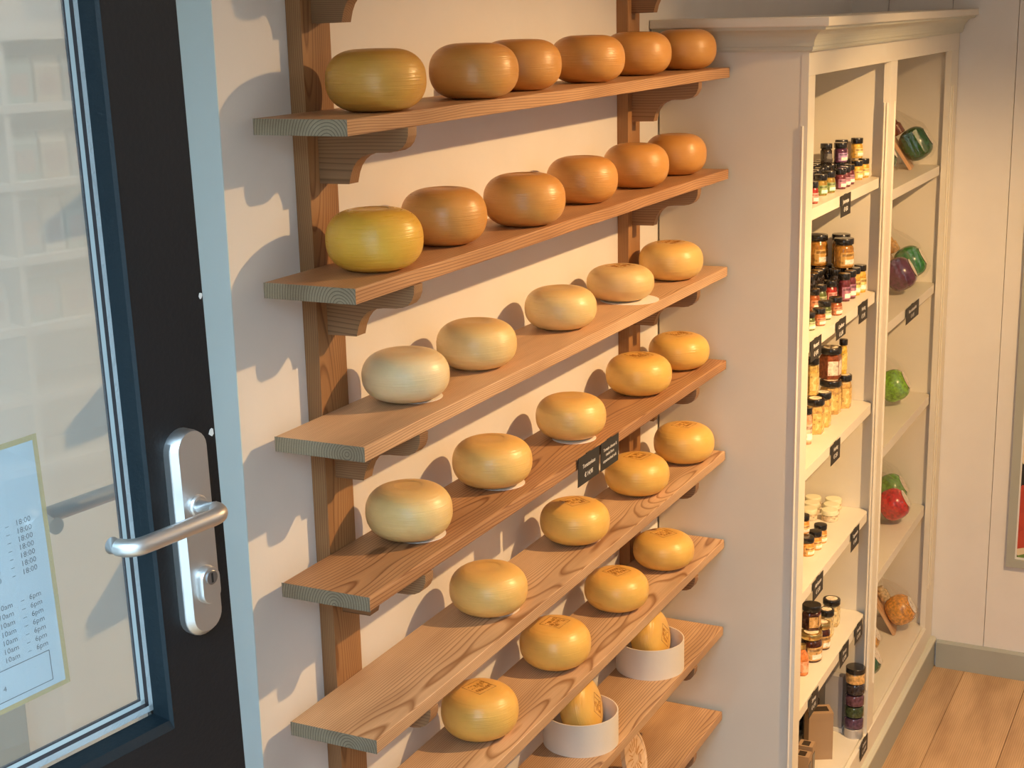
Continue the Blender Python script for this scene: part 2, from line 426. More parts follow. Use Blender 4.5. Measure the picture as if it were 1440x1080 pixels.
CH = {
 1: [(0.0022, -0.1536, 0.0875, 0.1055), (0.3609, -0.1559, 0.0864, 0.1048), (0.6376, -0.1219, 0.0864, 0.1049), (0.9584, -0.1355, 0.0864, 0.1053), (1.3081, -0.1182, 0.0864, 0.1055), (1.6249, -0.1272, 0.0864, 0.1054)],
 2: [(-0.0114, -0.1443, 0.0862, 0.1078), (0.2913, -0.1183, 0.0849, 0.1087), (0.5792, -0.1524, 0.0862, 0.1075), (0.9588, -0.119, 0.0831, 0.1068), (1.2824, -0.1246, 0.0831, 0.1084), (1.5884, -0.118, 0.0831, 0.1076)],
 3: [(0.1258, -0.1159, 0.084, 0.0941), (0.4116, -0.1178, 0.0833, 0.0969), (0.8295, -0.118, 0.0837, 0.094), (1.1928, -0.1177, 0.0845, 0.0859), (1.518, -0.1316, 0.087, 0.0998)],
 4: [(0.1113, -0.1198, 0.0841, 0.1013), (0.4656, -0.1189, 0.0856, 0.1), (0.8622, -0.1257, 0.0838, 0.0991), (1.31, -0.1203, 0.0872, 0.1017), (1.6157, -0.1193, 0.0852, 0.0962)],
 5: [(0.4191, -0.1263, 0.085, 0.0988), (0.8934, -0.1186, 0.0854, 0.0980), (1.3008, -0.1186, 0.0862, 0.1), (1.6185, -0.1343, 0.0855, 0.1055)],
 6: [(0.3776, -0.1179, 0.0842, 0.1072), (0.7658, -0.1196, 0.0865, 0.1053), (1.1516, -0.1194, 0.0847, 0.0989), (1.4804, -0.1258, 0.0857, 0.0958)],
}
KIND = {1: ['ch_gold', 'ch_amber'] + ['ch_orange'] * 4, 2: ['ch_yellow', 'ch_amber', 'ch_amber', 'ch_orange', 'ch_orange', 'ch_orange'],
        3: ['ch_pale', 'ch_straw', 'ch_straw', 'ch_tan', 'ch_honey'], 4: ['ch_straw', 'ch_honey', 'ch_honey', 'ch_deep', 'ch_deep'],
        5: ['ch_honey', 'ch_deep', 'ch_deep', 'ch_deep'], 6: ['ch_deep'] * 4}
COLN = {'ch_gold': 'olive-gold', 'ch_amber': 'amber', 'ch_orange': 'orange', 'ch_yellow': 'bright yellow', 'ch_pale': 'pale cream', 'ch_straw': 'straw yellow', 'ch_tan': 'tan', 'ch_honey': 'honey yellow', 'ch_deep': 'deep yellow'}
ORD = ['first', 'second', 'third', 'fourth', 'fifth', 'sixth']
SHELF = {1: 'topmost plank in view', 2: 'second plank down', 3: 'third plank down', 4: 'plank with black cards', 5: 'plank below the cards', 6: 'plank above the boxes'}
MARKED = {(3, 3), (3, 4), (4, 3), (4, 4), (5, 1), (5, 2), (5, 3), (6, 0), (6, 1), (6, 2), (6, 3)}
PAPER = {(3, 0): (0.020, -0.006, 0.058), (3, 3): (0.006, -0.022, 0.078), (4, 0): (0.014, -0.010, 0.058), (4, 1): (0.010, -0.012, 0.058), (4, 2): (-0.010, -0.012, 0.056),
         (5, 0): (0.016, -0.008, 0.056), (5, 1): (0.020, -0.006, 0.054), (6, 1): (0.020, -0.006, 0.054)}
NEXP = 2.3
FLAT = 0.32


def sup(rn, h):
    if rn <= FLAT: return h - 0.0015 * (1 - rn / FLAT)
    q = (rn - FLAT) / (1 - FLAT)
    return h / 2 * (1 + max(0.0, 1 - q ** NEXP) ** (1 / NEXP))


def wheel_prof(Rr, h, n=26):
    """stadium-like section: nearly flat faces, softly domed flank"""
    side = []
    for i in range(n + 1):
        t = -PI / 2 + PI * i / n
        c, s = math.cos(t), math.sin(t)
        side.append((Rr * (FLAT + (1 - FLAT) * max(0.0, c) ** (2 / NEXP)), h / 2 * (1 + math.copysign(abs(s) ** (2 / NEXP), s))))
    return [(0.0, 0.0015), (Rr * .30, 0.0006)] + side + [(Rr * .40, h - 0.0004), (Rr * .20, h - 0.0010), (0.0, h - 0.0015)]


def mark_mesh(Rr, h, rot):
    """Square brand with letter strokes, laid on the crown of the wheel."""
    mb = MB(); q = Rr * 0.31
    segs = []
    for a in range(4):
        p = [(q, -q), (q, q), (-q, q), (-q, -q)]
        segs.append((p[a], p[(a + 1) % 4], 0.0009))
    e = q * .72
    for rowy in (0.42, -0.02, -0.45):
        x = -e
        while x < e:
            wd = e * random.choice((.22, .30, .36))
            hh = q * .17
            kind = random.randrange(3)
            if kind != 1: segs.append(((x, rowy * q - hh), (x, rowy * q + hh), 0.0006))
            segs.append(((x, rowy * q + hh), (x + wd, rowy * q + (hh if kind else -hh)), 0.0006))
            if kind == 2: segs.append(((x + wd, rowy * q + hh), (x + wd, rowy * q - hh), 0.0006))
            x += wd + e * .16
    cr, sr = math.cos(rot), math.sin(rot)
    for (ax, ay), (bx, by), wdt in segs:
        n = 4 if wdt > 0.001 else 1
        L = math.hypot(bx - ax, by - ay)
        if L < 1e-6: continue
        nx, ny = -(by - ay) / L * wdt, (bx - ax) / L * wdt
        for s in range(n):
            pts = []
            for t in (s / n, (s + 1) / n):
                for sg in (-1, 1):
                    px = ax + (bx - ax) * t + sg * nx; py = ay + (by - ay) * t + sg * ny
                    X, Y = px * cr - py * sr, px * sr + py * cr
                    zt = sup(min(.99, math.hypot(X, Y) / Rr), h)
                    pts.append((X, Y, zt + 0.0004)); pts.append((X, Y, zt - 0.0012))
            # order: t0-,t0-low,t0+,t0+low,t1-...
            mb.add(pts, [(0, 2, 6, 4), (1, 5, 7, 3), (0, 4, 5, 1), (2, 3, 7, 6), (0, 1, 3, 2), (4, 6, 7, 5)])
    return mb


for s, L in CH.items():
    for i, (x, y, Rr, h) in enumerate(L):
        lift = 0.0008 if (s, i) in PAPER else 0.0
        if (s, i) in PAPER:
            ox, oy, pr = PAPER[(s, i)]
            pw = obj('paper_disc', MB().lathe([(pr - 0.004, 0.0), (pr - 0.004, 0.0007)], (0, 0, 0), 40, smooth=False), 'paper', local=True, at=(x + ox, y + oy, ZS[s]))
            tag(pw, f'white paper under the {ORD[i]} cheese wheel from the door, {SHELF[s]}', 'paper', 'papers under the cheese wheels')
        a1, a2 = random.random() * 6, random.random() * 6
        wob = lambda a, z: 0.006 * math.sin(2 * a + a1) + 0.004 * math.sin(3 * a + a2)
        kd = KIND[s][i]
        c = empty('round_cheese', (x, y, ZS[s] + lift))
        extra = 'branded ' if (s, i) in MARKED else ''
        tag(c, f'{extra}{COLN[kd]} cheese wheel, {ORD[i]} from the door on the {SHELF[s]}', 'cheese wheel', 'cheese wheels on the planks')
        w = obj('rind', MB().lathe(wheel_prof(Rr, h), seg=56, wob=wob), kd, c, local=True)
        if (s, i) in MARKED:
            obj('stamp', mark_mesh(Rr, h, math.radians(-18 + random.uniform(-14, 14))), 'mark', w, local=True)

# round veneer boxes with a wheel standing in each, on the seventh plank
for (bx, by, br, bh), lab, tilt, rz in (((0.9191, -0.1150, 0.0955, 0.0860), 'nearer the door, on the seventh plank', 14, -80), ((1.3998, -0.1160, 0.0955, 0.0880), 'farther from the door, on the seventh plank', 12, -86)):
    bo = empty('round_wooden_box', (bx, by, ZS[7]))
    tag(bo, f'round pale veneer box holding an upright cheese, {lab}', 'box', 'round veneer boxes')
    obj('side', MB().lathe([(br - 0.003, 0.0), (br, 0.0), (br, bh), (br - 0.003, bh), (br - 0.003, 0.0)], seg=64), 'boxwood', bo, local=True)
    obj('bottom', MB().lathe([(br - 0.004, 0.0005), (br - 0.004, 0.004)], seg=48, smooth=False), 'boxwood', bo, local=True)
    rr, hh = 0.080, 0.088
    ch = empty('round_cheese', (bx + 0.004, by, ZS[7] + 0.0045 + rr * 1.06))
    tag(ch, f'deep yellow cheese wheel standing on edge in the veneer box {lab.split(",")[0]}', 'cheese wheel', 'cheese wheels in the boxes')
    o = obj('rind', MB().lathe([(r_, z_ - hh / 2) for r_, z_ in wheel_prof(rr, hh)], seg=48), 'ch_deep', ch, local=True)
    rot = Matrix.Rotation(math.radians(rz), 4, 'Z') @ Matrix.Rotation(math.radians(90 - tilt), 4, 'Y')
    ch.rotation_euler = rot.to_euler()
    st = mark_mesh(rr, hh, 0.8)
    st.v = [(a, b, c_ - hh / 2) for a, b, c_ in st.v]
    obj('stamp', st, 'mark', o, local=True)

# round lid with a printed picture, standing on the lowest plank
ld = empty('round_box_lid', (1.235, -0.150, ZS[8] + 0.0005), (math.radians(-16), 0, math.radians(4)))
tag(ld, 'round pale wooden lid with brown print standing on the lowest plank', 'lid')
rl = 0.078
mbl = MB().lathe([(0.0, 0.0), (rl, 0.0), (rl, 0.012), (rl - 0.007, 0.012), (rl - 0.009, 0.009), (0.0, 0.009)], seg=64)
rx = Matrix.Rotation(PI / 2, 4, 'X')
def stand(mb, dz): mb.v = [tuple((rx @ Vector(v)) + Vector((0, 0, dz))) for v in mb.v]; return mb
dsc = obj('disc', stand(mbl, rl), 'lidwood', ld, local=True)
pm = MB()
for ang, r0, r1, wd in [(a, random.uniform(.012, .03), random.uniform(.04, .062), random.uniform(.0012, .003)) for a in [0.3 + .37 * k for k in range(17)]]:
    ca, sa = math.cos(ang), math.sin(ang)
    pts = [(r0 * ca - wd * sa, r0 * sa + wd * ca), (r0 * ca + wd * sa, r0 * sa - wd * ca), (r1 * ca + wd * sa, r1 * sa - wd * ca), (r1 * ca - wd * sa, r1 * sa + wd * ca)]
    pm.add([(a, b, 0.0092) for a, b in pts], [(0, 1, 2, 3)])
obj('print', stand(pm, rl), 'mark', dsc, local=True)
obj('print_dot', stand(MB().lathe([(0.011, 0.0090), (0.011, 0.0094)], (0.030, -0.012, 0), 24, smooth=False), rl), M['board'], dsc, local=True)


# ------------------------------------------------------------------ black price cards
def card(x0, x1, ztop, h, y, label, group, lines, tilt=6):
    c = empty('price_card', ((x0 + x1) / 2, y, ztop), (math.radians(tilt), 0, 0))
    tag(c, label, 'price card', group)
    w = (x1 - x0) / 2
    cb_ = obj('card', MB().box(-w, -0.0006, -h, w, 0.0006, 0), 'card', c, local=True)
    fm = Matrix.Rotation(PI / 2, 4, 'X')
    for t, dz, sz, b in lines:
        lettering('lettering', t, cb_, sz, Matrix.Translation((0, -0.0010, dz)) @ fm, 'chalk', bold=b)
    # clip that holds the card on the plank edge
    obj('clip', MB().box(-0.012, 0.0006, -0.010, 0.012, 0.0030, 0.0005), 'card', c, local=True)
    return c


card(0.690, 0.809, 1.8225, 0.0685, -0.2200, 'black price card reading Tomatenkaas under the third wheel on the fourth plank', 'cards on the fourth plank',
     [('Tomatenkaas', -0.026, 0.0135, 0.0002), ('€ 14,95', -0.049, 0.0150, 0.0004)], 2)
card(0.8205, 0.9265, 1.8222, 0.0685, -0.2200, 'black card with three lines of English text, right of the price card', 'cards on the fourth plank',
     [('Tomato cheese &', -0.021, 0.0112, 0.0002), ('made from', -0.034, 0.0112, 0.0002), ('unpasteurised milk', -0.048, 0.0106, 0.0002)], 2)

# ------------------------------------------------------------------ display cabinet
X0, X1, YC = 1.762, 3.945, -0.430
cab = tag(empty('display_cabinet', (X0, -0.2, 0.0)), 'cream two-bay display cabinet with a moulded cornice, standing beside the cheese rack', 'cabinet')
CZ = 2.676
obj('side_panel', MB().box(X0, -0.006, 0.135, X0 + 0.020, YC + 0.020, CZ), 'cab', cab)
obj('side_panel', MB().box(3.825, -0.006, 0.135, 3.845, YC + 0.020, CZ), 'cab', cab)
obj('divider', MB().box(2.782, -0.018, 0.135, 2.802, YC + 0.020, CZ), 'cab', cab)
obj('back_panel', MB().box(X0 + 0.02, -0.018, 0.135, 3.825, -0.006, CZ), 'cab', cab)
obj('top_panel', MB().box(X0, -0.006, CZ, X1, YC + 0.02, CZ + 0.02), 'cab', cab)
obj('stile', MB().box(X0 - 0.001, YC + 0.020, 0.135, 1.828, YC, 2.612), 'cab', cab, bevel=0.0015)
obj('mullion', MB().box(2.752, YC + 0.022, 0.135, 2.846, YC, 2.612), 'cab', cab, bevel=0.0015)
obj('stile', MB().box(3.795, YC + 0.022, 0.135, X1, YC, 2.612), 'cab', cab, bevel=0.0015)
obj('top_rail', MB().box(X0 - 0.001, YC + 0.020, 2.612, X1, YC, CZ), 'cab', cab, bevel=0.0012)
# raised beads with rounded stops on the posts
for bx, by, n in ((X0 - 0.0015, YC + 0.014, 'x'), (2.7512, YC + 0.008, 'x'), (2.7512, YC + 0.017, 'x'), (2.822, YC - 0.001, 'y'), (3.818, YC - 0.001, 'y'), (3.858, YC - 0.001, 'y')):
    obj('bead', MB().tube([(bx, by, 0.40), (bx, by, 0.404), (bx, by, 2.476), (bx, by, 2.48)], 0.0036, 10), 'cab', cab)
obj('groove', MB().box(3.836, YC - 0.0008, 0.40, 3.843, YC + 0.002, 2.48), 'cab_green', cab)
obj('bay_floor', MB().box(X0 + 0.02, -0.018, 0.215, 3.825, YC + 0.0125, 0.235), 'cab', cab)
obj('bottom_rail', MB().box(X0 + 0.06, YC + 0.012, 0.135, 3.80, YC - 0.004, 0.226), 'cab', cab, bevel=0.002)
obj('plinth_cap', MB().prism([(-0.02, 0.120), (-0.452, 0.120), (-0.452, 0.128), (-0.444, 0.136), (-0.02, 0.136)], X0 - 0.012, X1, 'x'), 'cab_green', cab)
obj('plinth', MB().box(X0 - 0.008, -0.006, 0.0, X1, -0.448, 0.120), 'base', cab)


def swept(prof):
    """cornice: profile (overhang, z) carried along the left side and the front, mitred at the corner"""
    mb = MB(); n = len(prof); vs = []
    for o_, z in prof: vs.append((X0 - o_, -0.003, z))
    for o_, z in prof: vs.append((X0 - o_, YC - o_, z))
    for o_, z in prof: vs.append((X1, YC - o_, z))
    fs = []
    for k_ in range(2):
        for i_ in range(n):
            j_ = (i_ + 1) % n
            fs.append((k_ * n + i_, (k_ + 1) * n + i_, (k_ + 1) * n + j_, k_ * n + j_))
    mb.add(vs, fs); mb.add(vs[:n], [tuple(range(n))]); mb.add(vs[2 * n:], [tuple(range(n - 1, -1, -1))])
    return mb


obj('cornice_bead', swept([(0.0, 2.676), (0.008, 2.676), (0.012, 2.682), (0.012, 2.689), (0.0, 2.689)]), 'cab_green', cab)
cove = [(0.0, 2.6892), (0.014, 2.6892)] + [(0.016 + 0.036 * (1 - math.cos(t * PI / 2 / 8)), 2.690 + 0.042 * math.sin(t * PI / 2 / 8) * 0.98) for t in range(0, 9)] + [(0.057, 2.734), (0.058, 2.7415), (0.0, 2.7415)]
obj('cornice', swept(cove), 'cab_green', cab)
obj('cornice_cap', swept([(-0.15, 2.7417), (0.066, 2.7417), (0.068, 2.744), (0.068, 2.7635), (0.066, 2.766), (-0.15, 2.766)]), 'cab', cab)
LS = [2.236, 1.850, 1.462, 1.072, 0.686]
RS = [2.172, 1.702, 1.243, 0.765]


def board_poly(x0, x1, yf, yb, r=0.036):
    P = [(x0, yb), (x0, yf + r)] + [(x0 + r - r * math.cos(t), yf + r - r * math.sin(t)) for t in [PI / 2 * k_ / 5 for k_ in range(1, 6)]]
    P += [(x1 - r + r * math.sin(t), yf + r - r * math.cos(t)) for t in [PI / 2 * k_ / 5 for k_ in range(0, 6)]] + [(x1, yb)]
    return P


for z in LS:
    obj('shelf', MB().prism(board_poly(X0 + 0.022, 2.7805, -0.404, -0.019), z - 0.033, z, 'z'), 'cab', cab, bevel=0.003)
for z in RS:
    obj('shelf', MB().prism(board_poly(2.8035, 3.8235, -0.404, -0.019), z - 0.036, z, 'z'), 'cab', cab, bevel=0.003)

# ------------------------------------------------------------------ jars and other goods in the left bay
JM = {}
def jm(name, color, rough=0.12, coat=0.6):
    if name not in JM:
        m = mat(name, color, rough, coat=coat); t = NT(m)
        tc = t.n('TexCoord'); nz = t.n('TexNoise', Scale=90.0, Detail=3.0); t.l(tc.outputs['Object'], nz.inputs['Vector'])
        t.l(t.ramp(nz.outputs[0], [(0.35, tuple(c * .6 for c in color)), (0.65, tuple(min(1, c * 1.25) for c in color))]), t.b.inputs['Base Color'])
        JM[name] = m
    return JM[name]


LID = mat('black_lacquered_lid', (0.016, 0.014, 0.013), 0.22, coat=0.5)
LIDG = mat('gold_metal_lid', (0.75, 0.55, 0.22), 0.25, 0.9)
LIDC = mat('cream_lid', (0.84, 0.80, 0.56), 0.4)
SPEC = {  # contents, lid, label paper
 'red': ((0.35, 0.03, 0.02), LID, (0.78, 0.30, 0.26)), 'olive': ((0.34, 0.22, 0.04), LID, (0.20, 0.27, 0.08)), 'purple': ((0.16, 0.03, 0.04), LID, (0.36, 0.14, 0.24)),
 'yellow': ((0.78, 0.45, 0.07), LID, (0.80, 0.56, 0.18)), 'bigpurple': ((0.10, 0.03, 0.07), LID, (0.40, 0.24, 0.48)), 'black': ((0.035, 0.025, 0.02), LID, (0.06, 0.05, 0.045)),
 'honey': ((0.42, 0.19, 0.03), LID, (0.62, 0.36, 0.10)), 'orange': ((0.34, 0.10, 0.03), LID, (0.60, 0.24, 0.12)), 'green': ((0.11, 0.14, 0.04), LID, (0.40, 0.44, 0.22)),
 'hex': ((0.66, 0.40, 0.12), LID, (0.78, 0.50, 0.16)), 'hexy': ((0.62, 0.42, 0.12), LID, (0.74, 0.52, 0.18)), 'pink': ((0.72, 0.38, 0.22), LID, (0.82, 0.52, 0.38)),
 'amber': ((0.30, 0.08, 0.025), LID, (0.82, 0.70, 0.58)), 'gold': ((0.80, 0.50, 0.08), LID, (0.84, 0.60, 0.16)), 'apricot': ((0.80, 0.36, 0.08), LID, (0.84, 0.48, 0.18)),
 'tin': ((0.62, 0.48, 0.32), LIDC, (0.72, 0.60, 0.42)), 'dark': ((0.07, 0.02, 0.012), LIDG, (0.66, 0.40, 0.15)), 'darkhex': ((0.07, 0.02, 0.012), LID, (0.66, 0.40, 0.15)),
 'ring': ((0.66, 0.48, 0.22), LID, (0.78, 0.62, 0.34)),
}
LABM = {}
def labm(color):
    if color not in LABM:
        m = mat('printed_jar_label', color, 0.55); t = NT(m)
        tc = t.n('TexCoord'); vo = t.n('TexVoronoi', Scale=70.0); t.l(tc.outputs['Object'], vo.inputs['Vector'])
        c = t.ramp(vo.outputs['Distance'], [(0.2, tuple(v * .55 for v in color)), (0.32, color), (0.6, color), (0.75, tuple(min(1, v * 1.15 + .12) for v in color))])
        t.l(c, t.b.inputs['Base Color']); LABM[color] = m
    return LABM[color]


def arc_band(r, z0, z1, a0, a1, n=10, th=0.0006, seg_flat=False):
    mb = MB(); vs = []
    for k_ in range(n + 1):
        a = a0 + (a1 - a0) * k_ / n
        for q in (r - 0.0006, r + th):
            for z in (z0, z1): vs.append((q * math.cos(a), q * math.sin(a), z))
    fs = []
    for k_ in range(n):
        b = 4 * k_
        fs += [(b + 2, b + 6, b + 7, b + 3), (b, b + 1, b + 5, b + 4), (b + 1, b + 3, b + 7, b + 5), (b, b + 4, b + 6, b + 2)]
    fs += [(0, 2, 3, 1), (4 * n, 4 * n + 1, 4 * n + 3, 4 * n + 2)]
    mb.add(vs, fs, 0, True); return mb


def jar(kind, x, y, z, r, h, label, group=None, face=-114):
    cont, lid, lc = SPEC[kind]
    o = empty({'tin': 'relish_jar', 'honey': 'honey_jar', 'hex': 'honey_jar', 'hexy': 'honey_jar'}.get(kind, 'preserve_jar'), (x, y, z))
    tag(o, label, 'jar', group)
    lh = min(0.019, h * 0.26) if kind != 'tin' else h * 0.42
    hb = h - lh
    m = jm(kind + '_contents', cont)
    hexa = kind in ('hex', 'hexy', 'darkhex', 'amber', 'gold', 'ring')
    seg = 6 if hexa else 26
    prof = [(r * .93, 0.0), (r * .985, h * .02), (r * .985, hb * .80), (r * .90, hb * .90), (r * .80, hb * .95), (r * .80, hb * 1.0)]
    obj('jar_body', MB().lathe(prof, seg=seg, smooth=not hexa), m, o, local=True, bevel=(0.002 if hexa else 0))
    rl_ = r * (1.0 if not hexa else .95)
    ld_ = obj('lid', MB().lathe([(rl_ * .97, hb - 0.001), (rl_, hb + 0.001), (rl_, h - 0.003), (rl_ * .95, h - 0.0006), (rl_ * .5, h)], seg=26), lid, o, local=True)
    if kind in ('hex', 'ring', 'amber', 'dark'):
        obj('lid_sticker', MB().lathe([(rl_ * .66, h - 0.0004), (rl_ * .66, h + 0.0004)], seg=20, smooth=False), labm((0.84, 0.70, 0.50)), ld_, local=True)
    f0 = math.radians(face)
    if hexa:
        lb = MB()
        for k_ in (3, 4, 5):
            a0_, a1_ = PI / 3 * k_, PI / 3 * (k_ + 1)
            q = r * 1.004
            p0, p1 = Vector((q * math.cos(a0_), q * math.sin(a0_), 0)), Vector((q * math.cos(a1_), q * math.sin(a1_), 0))
            a_, b_ = p0.lerp(p1, .06), p0.lerp(p1, .94)
            nrm = (p0 + p1).normalized() * 0.0006
            vs = [a_ + Vector((0, 0, hb * .16)), b_ + Vector((0, 0, hb * .16)), b_ + Vector((0, 0, hb * .72)), a_ + Vector((0, 0, hb * .72))]
            lb.add(vs + [v - nrm * 3 for v in vs], [(0, 1, 2, 3), (7, 6, 5, 4), (0, 4, 5, 1), (1, 5, 6, 2), (2, 6, 7, 3), (3, 7, 4, 0)])
        obj('paper_label', lb, labm(lc), o, local=True)
    else:
        pl_ = obj('paper_label', arc_band(r, hb * .10, hb * .66 if kind != 'tin' else hb * .6, f0 - 1.2, f0 + 1.2, 14), labm(lc), o, local=True)
        if kind not in ('tin', 'black'):
            obj('label_patch', arc_band(r + .0007, hb * .16, hb * .36, f0 - .75, f0 + .55, 8), labm((0.86, 0.80, 0.70)), pl_, local=True)
            obj('label_band', arc_band(r + .0007, hb * .50, hb * .60, f0 - 1.0, f0 + .4, 8), labm(tuple(v * .45 for v in lc)), pl_, local=True)
    return o


S1 = 'top cabinet shelf'; S2 = 'second cabinet shelf'; S3 = 'third cabinet shelf'; S4 = 'fourth cabinet shelf'; S5 = 'lowest full cabinet shelf'
JL = [
 ('red', 2.0415, -0.3734, 2.236, .0160, .064, f'small red jar half behind the cabinet post on the {S1}'),
 ('olive', 2.2380, -0.3440, 2.236, .0199, .0639, f'green-labelled jar at the front of the {S1}, nearest the red jar'),
 ('olive', 2.3102, -0.3501, 2.236, .0195, .0662, f'green-labelled jar beside the purple row on the {S1}'),
 ('purple', 2.4132, -0.3591, 2.236, .0180, .0642, f'purple jar first in the purple row on the {S1}, above the price card'),
 ('purple', 2.4726, -0.3584, 2.236, .0180, .0642, f'purple jar in the middle of the purple row on the {S1}'),
 ('purple', 2.5446, -0.3533, 2.236, .0180, .0642, f'purple jar last in the purple row beside yellow jars on the {S1}'),
 ('yellow', 2.6750, -0.3480, 2.236, .0180, .0630, f'yellow jar first of two on the {S1} floor, beside the purple row'),
 ('yellow', 2.7480, -0.3520, 2.236, .0180, .0630, f'yellow jar last at the far end of the {S1}'),
 ('bigpurple', 2.5900, -0.3130, 2.3005, .0215, .0634, f'large purple-labelled jar stacked on other jars on the {S1}'),
 ('yellow', 2.7450, -0.3280, 2.3005, .0200, .0659, f'yellow jar stacked on other jars on the {S1}'),
 ('black', 2.5520, -0.2760, 2.3005, .0190, .0636, f'black jar stacked just behind the large purple jar, {S1}'),
 ('purple', 2.6900, -0.2900, 2.3005, .0210, .0638, f'purple jar stacked between the large purple and yellow jars, {S1}'),
 ('yellow', 2.7480, -0.3520, 1.85, .0208, .0935, f'tall yellow jar last at the far end of the {S2}'),
 ('yellow', 2.6881, -0.3470, 1.85, .0205, .0930, f'tall yellow jar beside the purple jars on the {S2}'),
 ('red', 2.5300, -0.3080, 1.85, .0215, .0746, f'red-labelled jar behind the orange jars on the {S2}'),
 ('purple', 2.5750, -0.3420, 1.85, .0200, .0923, f'purple-labelled jar next to the red one on the {S2}'),
 ('purple', 2.6280, -0.3480, 1.85, .0200, .0930, f'purple-labelled jar touching the tall yellow jar on the {S2}'),
 ('honey', 2.6920, -0.2200, 1.945, .0330, .1036, f'honey jar on top of the stack, near the cabinet post, {S2}'),
 ('honey', 2.6760, -0.3120, 1.945, .0330, .0974, f'honey jar with round white emblem on top of the stack, {S2}'),
 ('honey', 2.7400, -0.2860, 1.945, .0310, .1013, f'honey jar behind the emblem honey jar on the stack, {S2}'),
 ('orange', 2.1680, -0.3676, 1.85, .0202, .0526, f'small orange jar with black lid above the first price card, {S2}'),
 ('green', 2.2608, -0.3606, 1.85, .0206, .0586, f'small green-white jar between two orange jars on the {S2}'),
 ('orange', 2.3418, -0.3739, 1.85, .0209, .0572, f'small orange jar above the middle price card, {S2}'),
 ('green', 2.0902, -0.3572, 1.85, .0199, .0547, f'green-white jar half behind the cabinet post on the {S2}'),
 ('orange', 2.3900, -0.2900, 1.85, .0205, .0700, f'orange jar in the second row behind small jars, {S2}'),
 ('green', 2.4550, -0.2950, 1.85, .0205, .0720, f'green-white jar in the second row beside the red jar, {S2}'),
 ('hex', 2.5909, -0.3028, 1.462, .0385, .1150, f'wide honey jar carrying the amber jar on the {S3}'),
 ('hex', 2.6784, -0.3271, 1.462, .0270, .1150, f'honey jar with round emblem last at the far end of the {S3}'),
 ('hex', 2.3321, -0.3207, 1.462, .0318, .1150, f'honey jar nearest the cabinet post in the front row, {S3}'),
 ('hex', 2.4182, -0.3229, 1.462, .0288, .1150, f'honey jar between the nearest one and the wide one, {S3}'),
 ('pink', 2.1996, -0.3281, 1.462, .0185, .1180, f'slim pink jar half behind the cabinet post on the {S3}'),
 ('amber', 2.6100, -0.2950, 1.5785, .0390, .1053, f'dark amber jar with white label stacked on the {S3}'),
 ('hexy', 2.3660, -0.2980, 1.5785, .0240, .1214, f'yellow honey jar stacked near the cabinet post on the {S3}'),
 ('gold', 2.6800, -0.3200, 1.5785, .0150, .1200, f'slim golden jar stacked beside the amber jar on the {S3}'),
 ('apricot', 2.2600, -0.3250, 1.072, .0235, .062, f'apricot jar with black lid nearest the post on the {S4}'),
 ('apricot', 2.3240, -0.3343, 1.072, .0215, .062, f'apricot jar second from the post in the row on the {S4}'),
 ('apricot', 2.3937, -0.3330, 1.072, .0215, .062, f'apricot jar third from the post in the row on the {S4}'),
 ('apricot', 2.2900, -0.3000, 1.1345, .0225, .0608, f'apricot jar stacked on top of the others on the {S4}'),
 ('tin', 2.7380, -0.2146, 1.072, .0285, .0380, f'low jar with cream lid at the back near the post side, {S4}'),
 ('tin', 2.6740, -0.2270, 1.072, .0285, .0380, f'low jar with cream lid, second of the near row on the {S4}'),
 ('tin', 2.6080, -0.2357, 1.072, .0285, .0380, f'low jar with cream lid, beside the stacked apricot jar, {S4}'),
 ('tin', 2.7450, -0.2857, 1.072, .0285, .0380, f'low jar with cream lid, farthest along the {S4}'),
 ('tin', 2.6840, -0.2941, 1.072, .0285, .0380, f'low jar with cream lid, in the middle of the outer row, {S4}'),
 ('tin', 2.6200, -0.3048, 1.072, .0285, .0380, f'low jar with cream lid nearest the shelf front on the {S4}'),
 ('dark', 2.3161, -0.3324, .686, .0363, .0989, f'dark syrup jar with gold lid and kraft label, front of the {S5}'),
 ('ring', 2.6240, -0.3202, .686, .0321, .0980, f'pale jar with black-rimmed lid, far end of the {S5}'),
 ('ring', 2.5253, -0.3286, .686, .0275, .0968, f'pale jar with black-rimmed lid, next to the dark jars, {S5}'),
 ('dark', 2.4200, -0.3420, .686, .0270, .0936, f'small dark jar with gold lid behind the big dark one, {S5}'),
 ('darkhex', 2.3400, -0.3250, .7865, .0330, .0847, f'dark six-sided jar stacked on the gold-lidded jar, {S5}'),
]
for j in JL:
    jar(*j[:6], j[6], 'jars in the left bay of the cabinet')
for gx in (2.30, 2.36, 2.42, 2.48, 2.54):
    for gy in (-0.295, -0.245, -0.195, -0.145, -0.095):
        jar('black', gx, gy, 2.236, .0195, .0640, f'plain jar with black lid in the back rows on the {S1}', f'back-row jars on the {S1}')
for gx in (2.60, 2.66, 2.72):
    for gy in (-0.295, -0.235):
        jar('black', gx, gy, 2.236, .0195, .0640, f'plain jar with black lid under the stacked jars on the {S1}', f'jars under the stack on the {S1}')
for gx in (2.47, 2.53, 2.59, 2.65, 2.71):
    for gy in (-0.245, -0.190, -0.135):
        jar('black', gx, gy, 1.85, .0225, .0945, f'dark jar with black lid in the back rows on the {S2}', f'back-row jars on the {S2}')
for gx, gy in ((2.636, -0.295), (2.70, -0.297)):
    jar('black', gx, gy, 1.85, .0200, .0945, f'dark jar with black lid under the honey jars on the {S2}', f'jars under the honey on the {S2}')

